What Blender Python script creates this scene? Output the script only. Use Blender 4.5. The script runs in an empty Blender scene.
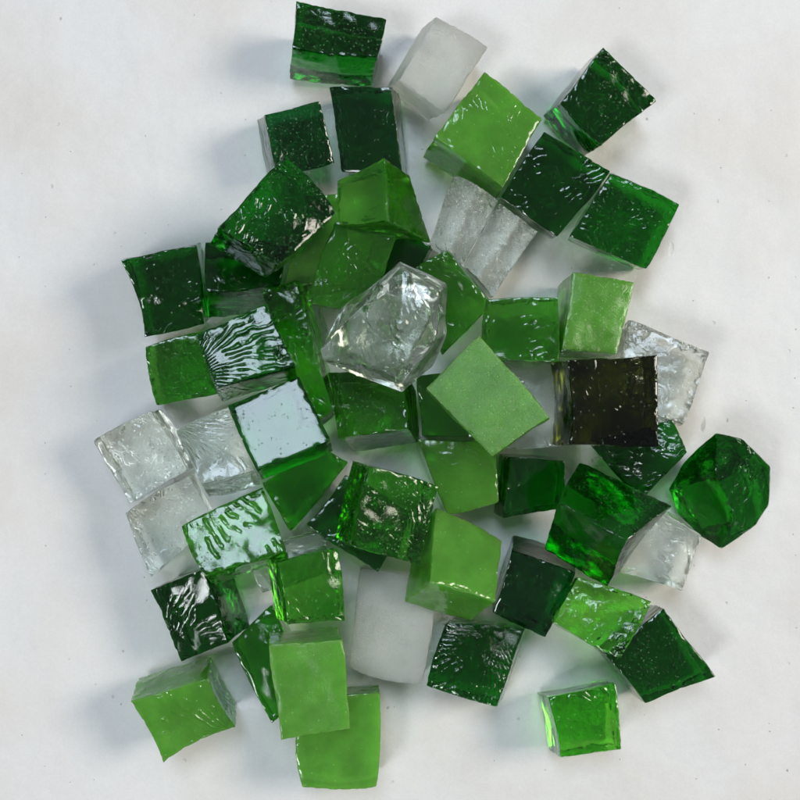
import bpy, bmesh, math, random
import numpy as np
from mathutils import Vector, noise

PX = 0.0002          # one photo pixel on the table = 0.2 mm
D = 1300.0           # camera height above the table, in those units
S = bpy.context.scene
C = S.collection

# ------------------------------------------------------------------ materials
def new_mat(name):
    m = bpy.data.materials.new(name); m.use_nodes = True
    nt = m.node_tree; nt.nodes.clear()
    return m, nt
def N(nt, t, **kw):
    n = nt.nodes.new(t)
    for k, v in kw.items():
        if k in n.inputs.keys() if isinstance(k, str) else False: n.inputs[k].default_value = v
        else: setattr(n, k, v)
    return n
def math_node(nt, op, a, b=None, c=None, clamp=False):
    n = nt.nodes.new('ShaderNodeMath'); n.operation = op; n.use_clamp = clamp
    for i, v in enumerate((a, b, c)):
        if v is None: continue
        if isinstance(v, (int, float)): n.inputs[i].default_value = v
        else: nt.links.new(v, n.inputs[i])
    return n.outputs[0]
def ramp(nt, src, lo, hi, a=0.0, b=1.0):
    n = nt.nodes.new('ShaderNodeMapRange'); n.interpolation_type = 'SMOOTHSTEP'
    nt.links.new(src, n.inputs[0])
    n.inputs[1].default_value = lo; n.inputs[2].default_value = hi
    n.inputs[3].default_value = a; n.inputs[4].default_value = b
    return n.outputs[0]

# transmission colour through 17 mm of glass
TINT = {
 'dark':   (0.002, 0.20, 0.003),
 'deep':   (0.006, 0.26, 0.006),
 'teal':   (0.002, 0.16, 0.015),
 'green':  (0.08, 0.52, 0.02),
 'bright': (0.05, 0.44, 0.008),
 'light':  (0.24, 0.74, 0.08),
 'olive':  (0.032, 0.042, 0.0006),
 'clear':  (0.90, 0.95, 0.88),
}
MILK = {'dark': (.003,.07,.006), 'deep': (.005,.12,.008), 'teal': (.003,.055,.014), 'green': (.05,.24,.015), 'bright': (.06,.36,.02),
        'light': (.17,.48,.065), 'olive': (.01,.012,.002), 'clear': (.86,.90,.82)}

def glass(tint, seed, milk=None, rough=0.006, rip=0.5, speck=0.3, period=7.0, focus=None, frost=0.0, dens=1.0, cover=0.0, fan=0):
    m, nt = new_mat('glass_' + tint)
    if milk is None: milk = {'dark': .22, 'teal': .22, 'deep': .12, 'green': .15}.get(tint, 0)
    L = nt.links.new
    tc = nt.nodes.new('ShaderNodeTexCoord')
    mp = nt.nodes.new('ShaderNodeMapping'); mp.vector_type = 'POINT'
    mp.inputs['Scale'].default_value = (1/PX,)*3
    L(tc.outputs['Object'], mp.inputs[0])
    P = mp.outputs[0]
    rnd = random.Random(seed)
    if focus is None:
        a_ = rnd.uniform(0, 6.283); focus = (70*math.cos(a_), 70*math.sin(a_))
    off = nt.nodes.new('ShaderNodeVectorMath'); off.operation = 'ADD'
    off.inputs[1].default_value = (rnd.uniform(0,900), rnd.uniform(0,900), rnd.uniform(0,900))
    L(P, off.inputs[0]); Q = off.outputs[0]
    def noise_tex(scale, detail=3, rough_=0.5, vec=Q, dist=0):
        n = nt.nodes.new('ShaderNodeTexNoise'); n.inputs['Scale'].default_value = scale
        n.inputs['Detail'].default_value = detail; n.inputs['Roughness'].default_value = rough_
        n.inputs['Distortion'].default_value = dist
        L(vec, n.inputs['Vector']); return n.outputs[0]
    # conchoidal ribs: arcs around a point just outside one corner
    fo = nt.nodes.new('ShaderNodeVectorMath'); fo.operation = 'SUBTRACT'
    fo.inputs[1].default_value = (focus[0], focus[1], 40)
    L(P, fo.inputs[0])
    wob = noise_tex(0.035, 2)
    ln = nt.nodes.new('ShaderNodeVectorMath'); ln.operation = 'LENGTH'; L(fo.outputs[0], ln.inputs[0])
    ph = math_node(nt, 'MULTIPLY_ADD', wob, 42.0, ln.outputs['Value'])
    if fan:      # hackle marks spreading from the point of impact instead of rings round it
        sx = nt.nodes.new('ShaderNodeSeparateXYZ'); L(fo.outputs[0], sx.inputs[0])
        ang = math_node(nt, 'ARCTAN2', sx.outputs[1], sx.outputs[0])
        ph = math_node(nt, 'MULTIPLY_ADD', ang, float(fan), math_node(nt, 'MULTIPLY_ADD', wob, 19.0, math_node(nt, 'MULTIPLY', ln.outputs['Value'], .22)))
    w1 = math_node(nt, 'SINE', math_node(nt, 'MULTIPLY', ph, 2*math.pi/period))
    w1 = math_node(nt, 'POWER', math_node(nt, 'MULTIPLY_ADD', w1, .5, .5), 2.2)
    w2 = noise_tex(0.11, 2, dist=1.2)
    mask = ramp(nt, noise_tex(0.032, 3), .52-.3*cover, .59-.2*cover)
    ribs = math_node(nt, 'MULTIPLY', math_node(nt, 'MULTIPLY', w1, mask), ramp(nt, noise_tex(0.075, 3, .6), .36, .62, .15, 1.15))
    undul = noise_tex(0.022, 1)
    h = math_node(nt, 'MULTIPLY', ribs, 0.62*rip*period/7)
    h = math_node(nt, 'MULTIPLY_ADD', w2, (.12 if fan else .25)*rip, h)
    h = math_node(nt, 'MULTIPLY_ADD', undul, 1.3*(.25+rip), h)
    # seeds (tiny bubbles and pits)
    vo = nt.nodes.new('ShaderNodeTexVoronoi'); vo.inputs['Scale'].default_value = 0.36
    L(Q, vo.inputs['Vector'])
    pit = ramp(nt, vo.outputs['Distance'], .13, .30, 1, 0)
    pm = ramp(nt, noise_tex(0.05, 2), .48 - .22*speck, .72 - .22*speck)
    sc_ = nt.nodes.new('ShaderNodeSeparateColor'); L(vo.outputs['Color'], sc_.inputs[0])
    pit = math_node(nt, 'MULTIPLY', pit, ramp(nt, sc_.outputs[0], .85-.6*speck, 1.0-.5*speck))
    pit = math_node(nt, 'MULTIPLY', pit, pm)
    h = math_node(nt, 'MULTIPLY_ADD', pit, -0.6*speck, h)
    # seeds: small pale inclusions, unevenly strewn
    v2 = nt.nodes.new('ShaderNodeTexVoronoi'); v2.inputs['Scale'].default_value = 0.27; L(Q, v2.inputs['Vector'])
    s2_ = nt.nodes.new('ShaderNodeSeparateColor'); L(v2.outputs['Color'], s2_.inputs[0])
    seeds = math_node(nt, 'MULTIPLY', ramp(nt, v2.outputs['Distance'], .10, .27, 1, 0), ramp(nt, s2_.outputs[1], .88-.50*speck, 1.0-.40*speck))
    seeds = math_node(nt, 'MULTIPLY', seeds, ramp(nt, noise_tex(0.04, 3), .35, .62, .05, 1))
    dust = ramp(nt, noise_tex(0.50, 2, .6), .56, .68)
    dust = math_node(nt, 'MULTIPLY', dust, ramp(nt, noise_tex(0.06, 2), .42, .62))
    seeds = math_node(nt, 'MAXIMUM', seeds, math_node(nt, 'MULTIPLY', dust, .5*speck + .5*frost))
    grain = noise_tex(0.7, 3, .7)
    h = math_node(nt, 'MULTIPLY_ADD', grain, 0.05 + 0.7*frost, h)
    bp = nt.nodes.new('ShaderNodeBump'); bp.inputs['Strength'].default_value = 1.0
    bp.inputs['Distance'].default_value = PX
    L(h, bp.inputs['Height'])
    rg = math_node(nt, 'MULTIPLY_ADD', noise_tex(0.06, 4), 0.05 + .12*frost, rough)
    rg = math_node(nt, 'MULTIPLY_ADD', pit, 0.35*speck, rg, clamp=True)
    g = nt.nodes.new('ShaderNodeBsdfPrincipled')
    g.inputs['Base Color'].default_value = (1,1,1,1); g.inputs['Transmission Weight'].default_value = 1
    g.inputs['IOR'].default_value = 1.52
    L(rg, g.inputs['Roughness']); L(bp.outputs[0], g.inputs['Normal'])
    out = nt.nodes.new('ShaderNodeOutputMaterial')
    mc = MILK[tint]
    s = nt.nodes.new('ShaderNodeBsdfPrincipled')
    cm = nt.nodes.new('ShaderNodeMix'); cm.data_type = 'RGBA'
    cm.inputs[6].default_value = (*[c*.90 for c in mc], 1); cm.inputs[7].default_value = (*[min(.93, c*1.08) for c in mc], 1)
    L(ramp(nt, noise_tex(0.045, 4, .6), .34, .68), cm.inputs[0]); L(cm.outputs[2], s.inputs['Base Color'])
    s.inputs['Subsurface Weight'].default_value = 1.0
    s.inputs['Subsurface Radius'].default_value = (.5, 1.0, .4) if tint != 'clear' else (1,1,1)
    s.inputs['Subsurface Scale'].default_value = 0.009
    s.inputs['IOR'].default_value = 1.52
    L(rg, s.inputs['Roughness']); L(bp.outputs[0], s.inputs['Normal'])
    if milk == 0: nt.nodes.remove(s)
    mx = nt.nodes.new('ShaderNodeMixShader')
    f = math_node(nt, 'MULTIPLY_ADD', noise_tex(0.03, 3), milk*.5, milk*.65)
    L(f, mx.inputs[0]); L(g.outputs[0], mx.inputs[1])
    if milk: L(s.outputs[0], mx.inputs[2])
    # pits scatter a little white light
    d = nt.nodes.new('ShaderNodeBsdfDiffuse')
    d.inputs['Color'].default_value = (*[min(.85, a_ + 1.6*c) for a_, c in zip((.24,.42,.24), mc)], 1)
    mx2 = nt.nodes.new('ShaderNodeMixShader')
    L(math_node(nt, 'MULTIPLY_ADD', seeds, 0.27, math_node(nt, 'MULTIPLY', pit, 0.40*speck)), mx2.inputs[0])
    L((mx if milk else g).outputs[0], mx2.inputs[1]); L(d.outputs[0], mx2.inputs[2])
    L(mx2.outputs[0], out.inputs['Surface'])
    sig = [-math.log(t)/0.017*dens for t in TINT[tint]]
    dn = max(sig)*1.02
    va = nt.nodes.new('ShaderNodeVolumeAbsorption')
    va.inputs['Color'].default_value = (*[1 - x/dn for x in sig], 1); va.inputs['Density'].default_value = dn
    L(va.outputs[0], out.inputs['Volume'])
    return m

# ------------------------------------------------------------------ geometry
def unproj(px, py, z):
    """photo pixel + height (px units) -> world metres"""
    k = (D - z)/D
    return np.array(((px-400)*k, (400-py)*k, z))*1.0

def hexa(q, off, z, h, boff=None, ztilt=(0,0)):
    """8 corners (px units): four of the upper face, four of the lower one. z = height of the lowest corner."""
    cx = sum(p[0] for p in q)/4; cy = sum(p[1] for p in q)/4
    zc = z + h
    for _ in range(6):
        ct = unproj(cx, cy, zc); cb = unproj(cx+off[0], cy+off[1], zc-h)
        d = (cb-ct)[:2]
        n = np.array((-d[0]/h, -d[1]/h)); l = np.hypot(*n)
        if l > .62: n *= .62/l; l = .62
        nz = math.sqrt(1-l*l)
        nv = np.array((n[0], n[1], nz))
        top = []
        for p in q:
            # ray through the pixel meets the tilted plane
            o = np.array((0, 0, D)); r = np.array((p[0]-400, 400-p[1], -D)); 
            t = np.dot(ct-o, nv)/np.dot(r, nv); top.append(o + t*r)
        bot = []
        for i, p in enumerate(q):
            b = top[i] - nv*h
            if boff and boff[i]:
                zz = b[2]; w = unproj(p[0]+boff[i][0], p[1]+boff[i][1], zz); b = w
            bot.append(b)
        v = np.array(top+bot)
        low = v[:,2].min()
        zc += z - low
    return v

FACES = [(0,1,2,3),(7,6,5,4),(0,4,5,1),(1,5,6,2),(2,6,7,3),(3,7,4,0)]

def obj_from(name, verts, faces, mat, smooth=True):
    c = verts.mean(axis=0)
    me = bpy.data.meshes.new(name)
    me.from_pydata([tuple(x) for x in (verts-c)*PX], [], faces)
    me.materials.append(mat)
    me.polygons.foreach_set('use_smooth', [True]*len(me.polygons))
    me.update()
    bm = bmesh.new(); bm.from_mesh(me); bmesh.ops.recalc_face_normals(bm, faces=bm.faces); bm.to_mesh(me); bm.free()
    me.set_sharp_from_angle(angle=math.radians(24 if not smooth else 27))
    o = bpy.data.objects.new(name, me); C.objects.link(o)
    o.location = tuple(c*PX)
    return o

def block(name, v8, seed, mat, amp=1.3, chip=1.0, bow=None, ridge=0, n=30, rnd_=0.010):
    rnd = random.Random(seed*7+1)
    v8 = np.array(v8)
    bow = bow or [rnd.uniform(-1.5, 0.9) for _ in range(4)]
    bulge = [rnd.uniform(-0.8, .8) for _ in range(2)]
    ts = [0, rnd_] + [rnd_ + (1-2*rnd_)*i/(n-2) for i in range(1, n-2)] + [1-rnd_, 1]
    n = len(ts)-1
    idx = {}; P = []
    ctr = v8.mean(axis=0)
    ev = [v8[1]-v8[0], v8[3]-v8[0]]
    size = (np.linalg.norm(ev[0])+np.linalg.norm(ev[1]))/2
    inw = []
    for i in range(4):                      # inward direction at each of the four top edges
        m = (v8[i]+v8[(i+1)%4])/2; tc = v8[:4].mean(axis=0); w = tc-m
        e = v8[(i+1)%4]-v8[i]; e = e/np.linalg.norm(e); w = w-e*np.dot(w, e); inw.append(w/np.linalg.norm(w))
    nv = np.cross(ev[1], ev[0]); nv /= np.linalg.norm(nv)
    if nv[2] < 0: nv = -nv
    so = Vector((rnd.uniform(0,500), rnd.uniform(0,500), rnd.uniform(0,500)))
    def pt(i, j, k):
        key = (i, j, k)
        if key in idx: return idx[key]
        u, v, w = ts[i], ts[j], ts[k]
        # w = 0 top, 1 bottom
        t = (1-u)*(1-v)*v8[0] + u*(1-v)*v8[1] + u*v*v8[2] + (1-u)*v*v8[3]
        b = (1-u)*(1-v)*v8[4] + u*(1-v)*v8[5] + u*v*v8[6] + (1-u)*v*v8[7]
        p = (1-w)*t + w*b
        # bowed outline
        p = p + inw[0]*bow[0]*4*u*(1-u)*(1-v)**2 + inw[2]*bow[2]*4*u*(1-u)*v**2 \
              + inw[1]*bow[1]*4*v*(1-v)*u**2 + inw[3]*bow[3]*4*v*(1-v)*(1-u)**2
        if ridge and k <= 1: p = p + nv*ridge*(max(0, 1-abs(2*u-1)**1.4)-.4)
        if k == 0: p = p + nv*bulge[0]*16*u*v*(1-u)*(1-v)
        # rounded arrises: pull edge and corner rows inwards
        ext = (i in (0, n)) + (j in (0, n)) + (k in (0, n))
        du = min(u, 1-u); dv = min(v, 1-v); dw = min(w, 1-w)
        if ext >= 2:
            p = p + (ctr-p)/max(1e-6, np.linalg.norm(ctr-p))*size*rnd_*(.40 if ext == 2 else .7)
        # broad unevenness
        q = Vector(p)*0.022 + so
        nn = noise.noise_vector(q)
        p = p + np.array(nn)*amp*1.6
        q2 = Vector(p)*0.09 + so
        p = p + np.array(noise.noise_vector(q2))*amp*.35
        # chipped edges
        d2 = sorted((du, dv, dw))[1]
        if d2 < .06:
            s = (1-d2/.06)
            c = noise.noise(Vector(p)*0.24 + so*1.7)
            c2 = noise.noise(Vector(p)*0.045 - so)
            a = max(0, c)*5.0*chip + max(0, c2-.2)*5*chip
            p = p + (ctr-p)/max(1e-6, np.linalg.norm(ctr-p))*a*s*s
        idx[key] = len(P); P.append(p); return idx[key]
    F = []
    for a in range(n):
        for b in range(n):
            F.append((pt(a,b,0), pt(a,b+1,0), pt(a+1,b+1,0), pt(a+1,b,0)))
            F.append((pt(a,b,n), pt(a+1,b,n), pt(a+1,b+1,n), pt(a,b+1,n)))
            F.append((pt(a,0,b), pt(a+1,0,b), pt(a+1,0,b+1), pt(a,0,b+1)))
            F.append((pt(a,n,b), pt(a,n,b+1), pt(a+1,n,b+1), pt(a+1,n,b)))
            F.append((pt(0,a,b), pt(0,a,b+1), pt(0,a+1,b+1), pt(0,a+1,b)))
            F.append((pt(n,a,b), pt(n,a+1,b), pt(n,a+1,b+1), pt(n,a,b+1)))
    V = np.array(P)
    zmin = V[:,2].min()
    if zmin < 0.6: V[:,2] += 0.6-zmin
    return obj_from(name, V, F, mat)

def rock(name, pts, seed, mat, amp=1.2):
    """faceted chunk: convex hull of measured corners, bevelled and roughened"""
    bm = bmesh.new()
    for p in pts: bm.verts.new(tuple(p))
    r = bmesh.ops.convex_hull(bm, input=bm.verts)
    bmesh.ops.delete(bm, geom=[g for g in r['geom_interior'] if isinstance(g, bmesh.types.BMVert)], context='VERTS')
    bmesh.ops.dissolve_limit(bm, angle_limit=math.radians(7), verts=bm.verts, edges=bm.edges)
    bmesh.ops.bevel(bm, geom=list(bm.edges), offset=1.0, segments=1, affect='EDGES', profile=.6)
    bmesh.ops.triangulate(bm, faces=bm.faces)
    for _ in range(5):
        es = [e for e in bm.edges if e.calc_length() > 4.0]
        if not es: break
        bmesh.ops.subdivide_edges(bm, edges=es, cuts=1)
        bmesh.ops.triangulate(bm, faces=bm.faces)
    so = Vector((seed*13.1, seed*7.7, seed*3.3))
    for v in bm.verts:
        v.co += noise.noise_vector(v.co*.035+so)*amp*1.6 + noise.noise_vector(v.co*.14+so)*amp*.25
    bm.verts.index_update()
    V = np.array([tuple(v.co) for v in bm.verts]); F = [tuple(v.index for v in f.verts) for f in bm.faces]
    bm.free()
    zmin = V[:,2].min()
    if zmin < 0.6: V[:,2] += 0.6-zmin
    return obj_from(name, V, F, mat, smooth=False)

# ------------------------------------------------------------------ the cubes, lowest layer first
# id, quad (upper face, photo px), off (px from upper to lower face), thickness, material kwargs, label, extra
B = []
def T(id, q, off, h, tint, label, boff=None, bow=None, amp=1.3, chip=.55, z=None, ridge=0, **mk):
    B.append(dict(id=id, q=q, off=off, h=h, tint=tint, label=label, boff=boff, bow=bow, amp=amp, chip=chip, z=z, ridge=ridge, mk=mk))

# --- lowest layer
T('A1', [(297,1),(386,18),(377,56),(292,48)], (-4,33), 76, 'dark', 'dark green glass cube at the very top of the pile, edge ridge across its face', rip=.1, speck=.8)
T('A2', [(436,16),(488,47),(444,113),(399,80)], (-15,11), 66, 'clear', 'frosted clear glass cube at the top, beside the topmost dark green cube', milk=.4, rough=.25, rip=.2, frost=.5, speck=.2)
T('A3', [(484,72),(542,118),(504,188),(434,136)], (-14,22), 74, 'light', 'bright light green glass cube standing diamond-wise below the frosted clear cube at the top', milk=.55, rip=.4, speck=.25, focus=(60,10))
T('A4', [(604,48),(656,102),(600,147),(561,103)], (-19,13), 72, 'dark', 'dark green glass cube at the upper right, its lower left side glowing bright green', rip=.3, speck=.6)
T('A5', [(545,132),(610,170),(557,237),(502,198)], (-7,6), 74, 'dark', 'dark green glass cube wedged between the bright light green diamond and the rightmost upper cube', rip=.4, speck=.3)
T('A6', [(611,171),(680,206),(646,268),(570,236)], (-7,5), 72, 'deep', 'green glass cube at the right end of the upper right row of dark cubes', rip=.2, speck=.6)
T('B1', [(265,115),(320,102),(334,163),(277,178)], (-10,3), 62, 'teal', 'speckled dark green cube with a pale grey left side, left of the tall dark cube', rip=.25, speck=.7)
T('B2', [(328,88),(392,87),(401,172),(341,172)], (9,7), 66, 'teal', 'tall dark green glass cube with a straight top edge, below the topmost dark cube', rip=.2, speck=.4)
T('C2', [(120,260),(196,243),(205,324),(145,338)], (7,-3), 76, 'dark', 'dark green cube farthest left in the upper half, rippled in its top left corner', bow=[1,0,0,4], rip=.9, period=6, focus=(-50,45), speck=.4)
T('A7', [(302,198),(352,192),(346,283),(285,284)], (-2,2), 66, 'light', 'pale lime green glass cube mostly hidden under the round shouldered dark cube', milk=.7, rip=.1, speck=.1)
T('P2', [(316,296),(356,290),(362,344),(333,350)], (0,2), 52, 'clear', 'pale grey-green frosted glass cube almost buried left of the clear chunk', milk=.6, rip=.1, frost=.4)
T('C3', [(206,242),(284,247),(280,284),(208,291)], (0,28), 66, 'dark', 'dark green glass cube showing a green side strip beneath the round shouldered dark cube', rip=.25, speck=.4)
T('C4', [(262,292),(297,280),(333,408),(301,432)], (10,3), 60, 'bright', 'long bright-edged green glass cube slanting behind the two mirror-bright cubes', rip=.8, speck=.3)
T('C6', [(145,347),(212,330),(226,392),(157,405)], (4,0), 62, 'green', 'mid green speckled glass cube peeping out left of the dark rippled mirror cube', milk=.25, rip=.2, speck=.7)
T('D1', [(92,440),(150,411),(188,470),(129,504)], (13,-4), 62, 'clear', 'clear glass cube farthest left, bright streaks on its face', rip=1.0, cover=.3, period=6, rough=.02, milk=.10, speck=.5)
T('D2', [(125,512),(190,475),(214,522),(152,577)], (6,-4), 60, 'clear', 'clear glass cube touching the lower side of the leftmost clear cube', rip=.9, cover=.3, period=6, rough=.02, milk=.10, speck=.5)
T('M1', [(150,590),(203,568),(228,642),(182,662)], (24,-14), 68, 'dark', 'dark green cube at the lower left with slanting white ripples and smoky right side', rip=.95, fan=55, focus=(-30,-42), period=6.5, speck=.3, cover=.2)
T('M2', [(131,702),(208,678),(236,728),(164,762)], (4,-25), 70, 'light', 'milky light green glass cube at the bottom left corner of the pile', milk=.6, rip=.9, fan=45, period=9, speck=.2, focus=(46,-20), cover=.15, bow=[0,2,4,2])
T('N1', [(232,642),(272,605),(312,690),(271,724)], (6,-6), 64, 'bright', 'mid green glass cube with a pointed bottom, partly behind the tall milky green cube', rip=.3, milk=.25, dens=1.3, speck=.2)
T('N4', [(300,700),(379,692),(377,786),(302,787)], (2,-10), 62, 'light', 'round cornered light green glass cube, lowest of all', milk=.65, rip=.1, speck=.15, bow=[0,-2,-3,-5], chip=.4)
T('L2', [(360,568),(434,580),(422,684),(349,668)], (2,-6), 60, 'clear', 'frosted white glass cube with rounded corners at the lower middle', milk=.42, rough=.30, frost=.8, rip=.1, speck=.4, bow=[0,-3,-4,0], chip=.4)
T('Q', [(246,552),(325,530),(330,572),(262,592)], (0,-3), 50, 'clear', 'clear glass cube almost hidden under the pale mirror green cube', milk=.3, rip=.4)
T('L3', [(445,622),(524,630),(497,707),(427,685)], (6,-6), 66, 'dark', 'dark green glass cube at the bottom middle with fanned white ripples', rip=1.0, fan=50, focus=(10,30), period=6, speck=.2, cover=.55)
T('K3', [(547,697),(615,683),(622,750),(560,757)], (-13,-6), 62, 'bright', 'bright green glass cube standing alone at the bottom right', rip=.5, speck=.4, dens=.8, bow=[1,-2,0,2])
T('J3', [(650,505),(702,537),(683,591),(617,571)], (-3,-6), 58, 'clear', 'clear glass cube below the big dark cube on the right', milk=.15, rip=.6, rough=.04)
T('K2', [(664,608),(716,676),(646,704),(604,652)], (-13,-6), 66, 'dark', 'dark green glass cube at the lower right corner, chipped at its right tip', rip=.08, speck=.6, bow=[0,0,1,0])
T('G6', [(627,318),(709,352),(684,424),(617,402)], (-4,6), 66, 'clear', 'clear chipped glass cube on the right side, behind the black olive cube', milk=.2, rip=.8, chip=2.4, rough=.02, speck=.6)
T('H2', [(500,362),(566,362),(566,446),(505,448)], (-2,0), 60, 'clear', 'clear glass cube seen between the speckled frosted green slab and the black olive cube', milk=.2, rip=.3)
T('I2', [(511,457),(564,460),(565,510),(505,519)], (-13,-5), 52, 'dark', 'small very dark green glass cube in the gap right of centre', rip=.15, speck=.4)
T('I1', [(583,438),(672,420),(688,452),(640,500)], (-2,0), 66, 'dark', 'dark green glass cube with white ripples peeking out below the black olive cube', rip=1.0, period=6, focus=(0,-60), speck=.2, cover=.5)
T('I3', [(512,552),(576,573),(545,636),(492,612)], (-1,-20), 66, 'teal', 'very dark blue-green glass cube below the big two-faced dark cube', rip=.15, speck=.5)
T('P1a', [(455,175),(499,200),(463,264),(430,249)], (-3,2), 56, 'clear', 'left one of two clear ridged blocks lying side by side below the bright green diamond', milk=.12, rip=.8, cover=.6, period=11, ridge=11, focus=(-160,-110), frost=.35, speck=.6, rough=.05)
T('P1b', [(500,203),(538,231),(492,297),(464,266)], (-3,3), 56, 'clear', 'right one of two clear ridged blocks lying side by side below the bright green diamond', milk=.12, rip=.8, cover=.6, period=12, ridge=12, focus=(-160,-110), frost=.35, speck=.6, rough=.05)
T('G5', [(573,273),(634,281),(617,354),(562,349)], (-17,10), 70, 'light', 'milky light green glass cube directly above the black olive cube', milk=.65, rip=.1, speck=.6, frost=.2)
T('O3', [(378,226),(432,246),(412,290),(362,272)], (2,2), 56, 'dark', 'dark green cube mostly hidden under the lime green cube with a broken right side', rip=.3)
T('G3', [(405,276),(447,251),(491,303),(442,356)], (2,-2), 66, 'green', 'mid green glass cube standing on its corner, right of the clear chunk', milk=.4, rip=.5, speck=.4)
T('G4', [(486,300),(557,297),(559,362),(482,358)], (0,3), 64, 'green', 'smooth green glass cube with round corners and a short column of white ripples', milk=.3, rip=.5, speck=.1, bow=[0,-1,0,-2], focus=(60,-60), chip=.3)
T('G1', [(328,372),(403,372),(407,428),(338,437)], (14,16), 66, 'green', 'speckled green glass cube directly under the clear chunk', milk=.38, rip=.25, speck=.8, dens=.9)
T('E3', [(415,375),(475,370),(480,437),(422,436)], (0,0), 56, 'green', 'plain green glass cube hidden behind the left corner of the frosted green slab', milk=.3, rip=.1)
T('E2', [(417,440),(494,440),(500,503),(447,515)], (-4,0), 62, 'light', 'smooth green glass cube in the centre below the frosted green slab', dens=1.4, milk=.45, rip=.15, speck=.1)
T('D6', [(262,483),(319,445),(348,462),(292,533)], (0,-2), 60, 'bright', 'plain green glass cube between the flat mirror cube and the pale mirror green cube', rip=.35, milk=.1, speck=.1)
T('D7', [(345,476),(408,512),(378,572),(307,525)], (0,0), 50, 'dark', 'dark green glass cube showing only its left corner under the big speckled cube', rip=.7)
# --- upper layer
T('D3', [(177,430),(229,407),(256,470),(200,483)], (8,15), 60, 'clear', 'clear glass cube with silvery ripples joined to the left of the flat mirror cube', rip=1.0, period=6, fan=60, rough=.005, milk=.05, speck=.5, focus=(-48,30), cover=.6)
T('D4', [(227,405),(299,376),(331,440),(256,470)], (5,12), 62, 'dark', 'glass cube with a flat mirror-bright pale blue face dotted with tiny pits', rip=.06, speck=.3, rough=.02, amp=.4)
T('C5', [(195,334),(266,304),(295,367),(215,389)], (7,14), 66, 'dark', 'dark glass cube with curving silver ripples on a mirror-bright face', rip=1.0, period=6, fan=60, focus=(-46,-24), speck=.1, cover=.55)
T('D5', [(181,525),(262,488),(287,550),(205,577)], (6,9), 60, 'green', 'green glass cube whose face is half covered by pale turquoise reflections', rip=.6, period=9, fan=90, focus=(-70,60), cover=.4, speck=.3)
T('N3', [(278,562),(338,550),(345,622),(288,625)], (-13,-7), 60, 'green', 'speckled green glass cube just above the tall milky green cube', rip=.5, speck=.5, dens=1.1)
T('C1', [(286,155),(336,212),(278,264),(218,228)], (-12,18), 72, 'dark', 'dark green cube with round shoulders and a black patch, on other cubes, upper left', rip=.4, speck=.7, bow=[-3,-3,0,0])
T('O1', [(337,182),(384,157),(388,221),(341,224)], (30,20), 60, 'green', 'lime green glass cube with a broken bright right side below the tall dark cube', milk=.35, rip=.5, speck=.1, boff=[(8,12),(26,20),(42,22),(10,8)])
T('O2', [(335,221),(397,232),(372,317),(307,302)], (-1,4), 60, 'green', 'green glass cube leaning against the upper left of the clear chunk', milk=.42, rip=.4, speck=.4, dens=1.1)
T('E1', [(371,466),(440,487),(421,566),(352,546)], (-19,-8), 64, 'green', 'big speckled green glass cube with a lime left side in the centre', rip=.3, speck=.9, dens=1.5)
T('L1', [(436,508),(502,540),(496,601),(429,582)], (-25,20), 66, 'light', 'milky light green glass cube showing three faces, below the centre', milk=.65, rip=.2, speck=.1)
T('J1', [(580,463),(673,504),(625,540),(558,503)], (-15,46), 66, 'deep', 'big dark green cube with a ridge between two faces and a grey right side', boff=[(-14,40),(-38,46),(-18,48),(-13,46)], rip=.13, speck=.6, milk=.22, dens=1.15)
T('K1', [(578,576),(651,602),(621,658),(553,622)], (-4,0), 58, 'bright', 'bright green glass cube with hammered glossy face at the lower right', rip=1.1, period=10, speck=.2, dens=.8)
T('N2', [(268,645),(341,640),(350,729),(281,741)], (-1,-15), 66, 'light', 'tall milky green glass cube with fine grain near the bottom left', milk=.7, rip=.08, frost=.25, rough=.12, speck=.2)
T('F1', [(426,388),(478,335),(551,418),(493,457)], (-2,2), 56, 'light', 'frosted speckled green slab of glass in the middle', milk=.6, rip=.4, frost=.6, rough=.15, speck=.8)
T('H1', [(568,360),(657,356),(659,446),(569,446)], (-21,1), 74, 'olive', 'almost black olive glass cube with a yellowish glow inside', rip=.3, speck=.3, bow=[0,0,0,3])

Z = {}   # resting heights found by settle()

def axes_of(v):
    A = []
    for f in FACES:
        a, b, c, d = (v[i] for i in f)
        A.append(np.cross(c-a, d-b))
    return A
EDG = [(0,1),(1,2),(2,3),(3,0),(4,5),(5,6),(6,7),(7,4),(0,4),(1,5),(2,6),(3,7)]
def pen(v1, v2):
    """penetration depth of two convex hexahedra (<=0 apart)"""
    if (v1.min(0) > v2.max(0)).any() or (v2.min(0) > v1.max(0)).any(): return -1
    A = axes_of(v1)+axes_of(v2)
    e1 = [v1[b]-v1[a] for a, b in EDG]; e2 = [v2[b]-v2[a] for a, b in EDG]
    for x in e1:
        for y in e2: A.append(np.cross(x, y))
    A = np.array(A); l = np.linalg.norm(A, axis=1); A = A[l > 1e-3]/l[l > 1e-3][:,None]
    p1 = v1@A.T; p2 = v2@A.T
    ov = np.minimum(p1.max(0), p2.max(0)) - np.maximum(p1.min(0), p2.min(0))
    return ov.min()
def settle(tol=5.0):
    placed = []
    for t in B:
        z = 0.0 if t['z'] is None else t['z']
        v = hexa(t['q'], t['off'], z, t['h'], t['boff'])
        if t['z'] is None:
            while z < 150:
                bad = [(i) for i, w in placed if pen(v, w) > tol]
                if not bad: break
                t['last'] = bad
                z += 3; v = hexa(t['q'], t['off'], z, t['h'], t['boff'])
        Z[t['id']] = z; placed.append((t['id'], v))
        print('Z', t['id'], z, t.get('last'))
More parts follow.
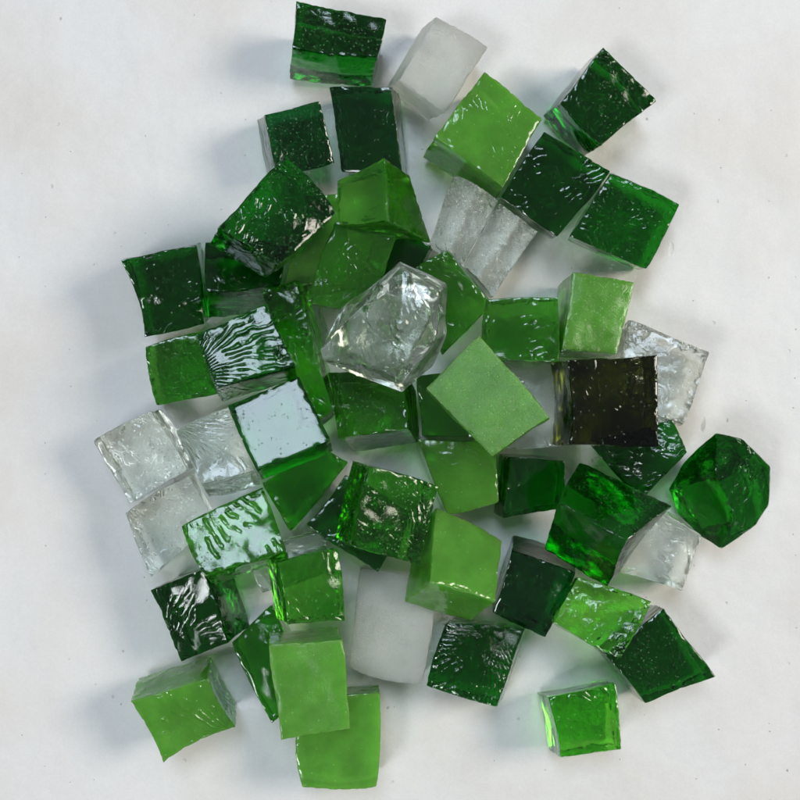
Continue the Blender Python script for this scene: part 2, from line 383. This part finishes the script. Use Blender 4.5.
#BAKED
Z.update({'A1': 0.0, 'A2': 0.0, 'A3': 0.0, 'A4': 0.0, 'A5': 0.0, 'A6': 0.0, 'B1': 0.0, 'B2': 0.0, 'C2': 0.0, 'A7': 0.0, 'P2': 0.0, 'C3': 0.0, 'C4': 36.0, 'C6': 0.0, 'D1': 0.0, 'D2': 0.0, 'M1': 0.0, 'M2': 0.0, 'N1': 0.0, 'N4': 0.0, 'L2': 0.0, 'Q': 0.0, 'L3': 0.0, 'K3': 0.0, 'J3': 0.0, 'K2': 0.0, 'G6': 0.0, 'H2': 0.0, 'I2': 0.0, 'I1': 0.0, 'I3': 0.0, 'P1a': 9.0, 'P1b': 0.0, 'G5': 0.0, 'O3': 0.0, 'G3': 25.0, 'G4': 27.0, 'G1': 0.0, 'E3': 0.0, 'E2': 0.0, 'D6': 0.0, 'D7': 18.0, 'D3': 0.0, 'D4': 96.0, 'C5': 93.0, 'D5': 48.0, 'N3': 75.0, 'C1': 69.0, 'O1': 69.0, 'O2': 48.0, 'E1': 63.0, 'L1': 36.0, 'J1': 33.0, 'K1': 54.0, 'N2': 66.0, 'F1': 90.0, 'H1': 69.0})
if not Z: settle()

for i, t in enumerate(B):
    v8 = hexa(t['q'], t['off'], Z[t['id']], t['h'], t['boff'])
    mat = glass(t['tint'], i+3, **t['mk'])
    o = block('glass_cube', v8, i+3, mat, amp=t['amp'], chip=t['chip'], bow=t['bow'], ridge=t['ridge'])
    o['label'] = t['label']; o['category'] = 'glass cube'; o['group'] = 'glass mosaic cubes heaped on the white surface'

def rpts(lst): return [unproj(x, y, z) for x, y, z in lst]
# the clear chunk on top of the middle
g2 = [(400,262,96),(447,283,100),(446,335,96),(432,366,88),(402,392,84),(360,378,78),(322,362,74),(319,350,74),(343,306,84),(375,288,90),
      (402,268,122),(440,290,124),(437,338,124),(405,381,118),(368,366,110),(348,346,104),(352,316,112),(380,294,120),
      (400,325,132),
      (395,300,66),(425,310,66),(405,360,66),(360,345,66)]
o = rock('glass_chunk', rpts([(x, y, z+32) for x, y, z in g2]), 5, glass('clear', 91, rip=.5, speck=.6, rough=.01, milk=.05, period=8))
o['label'] = 'clear irregular faceted chunk of glass lying on top of the green cubes in the middle'; o['category'] = 'glass chunk'
j2 = [(716,432,82),(742,438,84),(771,467,82),(768,506,74),(757,526,66),(722,549,50),(702,537,34),(677,514,22),(668,490,24),(680,466,40),(694,450,56),
      (716,470,84),(735,520,76),(705,490,66),
      (690,482,1),(742,462,1),(748,505,1),(715,522,1)]
o = rock('glass_chunk', rpts(j2), 9, glass('deep', 92, rip=.7, speck=.5, period=10, dens=.85))
o['label'] = 'rounded many-sided bright and dark green chunk of glass farthest right'; o['category'] = 'glass chunk'

# ------------------------------------------------------------------ white surface
def surface():
    m, nt = new_mat('white_board'); L = nt.links.new
    tc = nt.nodes.new('ShaderNodeTexCoord'); mp = nt.nodes.new('ShaderNodeMapping')
    mp.inputs['Scale'].default_value = (1/PX,)*3; L(tc.outputs['Object'], mp.inputs[0]); P = mp.outputs[0]
    def nz(s, d=3, r=.5):
        n = nt.nodes.new('ShaderNodeTexNoise'); n.inputs['Scale'].default_value = s; n.inputs['Detail'].default_value = d
        n.inputs['Roughness'].default_value = r; L(P, n.inputs['Vector']); return n.outputs[0]
    b = nt.nodes.new('ShaderNodeBsdfPrincipled'); out = nt.nodes.new('ShaderNodeOutputMaterial'); L(b.outputs[0], out.inputs[0])
    mix = nt.nodes.new('ShaderNodeMix'); mix.data_type = 'RGBA'
    mix.inputs[6].default_value = (.86,.85,.835,1); mix.inputs[7].default_value = (.70,.69,.68,1)
    L(ramp(nt, nz(.006, 4, .55), .42, .68), mix.inputs[0])
    gm = nt.nodes.new('ShaderNodeMix'); gm.data_type = 'RGBA'; gm.blend_type = 'MULTIPLY'
    gm.inputs[7].default_value = (.94,.94,.94,1); L(ramp(nt, nz(.45, 5, .75), .30, .70), gm.inputs[0]); L(mix.outputs[2], gm.inputs[6])
    # sparse specks and scuffs
    def spots(scale, r0, r1, pick, stretch=(1,1,1), rot=0):
        m2 = nt.nodes.new('ShaderNodeMapping'); m2.inputs['Scale'].default_value = stretch; m2.inputs['Rotation'].default_value = (0,0,rot)
        wob = nt.nodes.new('ShaderNodeTexNoise'); wob.inputs['Scale'].default_value = .12; L(P, wob.inputs['Vector'])
        ad = nt.nodes.new('ShaderNodeVectorMath'); ad.operation = 'MULTIPLY_ADD'; ad.inputs[1].default_value = (6,6,0)
        L(wob.outputs['Color'], ad.inputs[0]); L(P, ad.inputs[2]); L(ad.outputs[0], m2.inputs[0])
        v = nt.nodes.new('ShaderNodeTexVoronoi'); v.voronoi_dimensions = '2D'; v.inputs['Scale'].default_value = scale; L(m2.outputs[0], v.inputs['Vector'])
        sp = nt.nodes.new('ShaderNodeSeparateColor'); L(v.outputs['Color'], sp.inputs[0])
        return math_node(nt, 'MULTIPLY', ramp(nt, v.outputs['Distance'], r0, r1, 1, 0), ramp(nt, sp.outputs[0], pick, pick+.02))
    s1 = spots(.015, .008, .030, .72)
    s2 = spots(.007, .008, .022, .6, (1,.35,1), .4)
    s3 = spots(.04, .01, .035, .86)
    sp = math_node(nt, 'MAXIMUM', math_node(nt, 'MAXIMUM', s1, s2), s3)
    mix2 = nt.nodes.new('ShaderNodeMix'); mix2.data_type = 'RGBA'; mix2.inputs[7].default_value = (.30,.27,.24,1)
    mix.inputs[7].default_value = (.82,.785,.745,1)
    L(math_node(nt, 'MULTIPLY', math_node(nt, 'MULTIPLY', sp, ramp(nt, nz(.02, 2), .35, .7)), .7), mix2.inputs[0]); L(gm.outputs[2], mix2.inputs[6])
    L(mix2.outputs[2], b.inputs['Base Color'])
    b.inputs['Roughness'].default_value = .5
    h = math_node(nt, 'MULTIPLY', nz(.012, 3, .5), 6.0)
    h = math_node(nt, 'MULTIPLY_ADD', nz(.25, 4, .65), .16, h)
    h = math_node(nt, 'MULTIPLY_ADD', sp, -.5, h)
    bp = nt.nodes.new('ShaderNodeBump'); bp.inputs['Distance'].default_value = PX; L(h, bp.inputs['Height']); L(bp.outputs[0], b.inputs['Normal'])
    me = bpy.data.meshes.new('white_table_surface'); R = 900*PX; n = 60
    vs = []; 
    for j in range(n+1):
        for i in range(n+1):
            x = (2*i/n-1)*R; y = (2*j/n-1)*R
            vs.append((x, y, -0.00025 + 0.0002*noise.noise(Vector((x,y,0))*18)))
    fs = [(j*(n+1)+i, j*(n+1)+i+1, (j+1)*(n+1)+i+1, (j+1)*(n+1)+i) for j in range(n) for i in range(n)]
    me.from_pydata(vs, [], fs); me.materials.append(m); me.polygons.foreach_set('use_smooth', [True]*len(me.polygons))
    o = bpy.data.objects.new('table_surface', me); C.objects.link(o); o['kind'] = 'structure'; o['label'] = 'scuffed matte white surface under the glass cubes'
surface()

# ------------------------------------------------------------------ camera, light
cam = bpy.data.cameras.new('camera'); co = bpy.data.objects.new('camera', cam); C.objects.link(co)
co.location = (0, 0, D*PX); cam.sensor_width = 36; cam.lens = 36*D/800; cam.clip_start = .005; cam.clip_end = 10
S.camera = co

def area(name, direction, dist, sx, sy, radiance, color):
    l = bpy.data.lights.new(name, 'AREA'); l.shape = 'RECTANGLE'; l.size = sx; l.size_y = sy
    l.energy = radiance*math.pi*sx*sy; l.color = color
    o = bpy.data.objects.new(name, l); C.objects.link(o)
    d = Vector(direction).normalized(); o.location = d*dist
    o.rotation_euler = d.to_track_quat('Z', 'Y').to_euler()
    return o
area('window', (-0.07, 0.38, 1), 1.4, .34, .40, 11.0, (.70,.84,1.0))
area('skylight', (-0.40, -0.33, 1), 1.4, .30, .26, 16.0, (.92,.96,1.0))
area('lamp', (1.0, .22, 1.05), 1.2, .38, .38, 13.5, (1.0,.92,.80))
w = bpy.data.worlds.new('World'); S.world = w; w.use_nodes = True
bg = w.node_tree.nodes['Background']; bg.inputs[0].default_value = (.86,.93,1,1); bg.inputs[1].default_value = .13

S.view_settings.view_transform = 'Standard'; S.view_settings.look = 'None'
S.view_settings.exposure = .27
cy = S.cycles
cy.max_bounces = 14; cy.transmission_bounces = 14; cy.glossy_bounces = 8; cy.diffuse_bounces = 3; cy.transparent_max_bounces = 8
cy.caustics_reflective = True; cy.caustics_refractive = True; cy.blur_glossy = .3
cy.sample_clamp_indirect = 40; cy.use_denoising = True; cy.use_adaptive_sampling = True; cy.adaptive_threshold = .06
try: cy.denoiser = 'OPENIMAGEDENOISE'
except Exception: pass
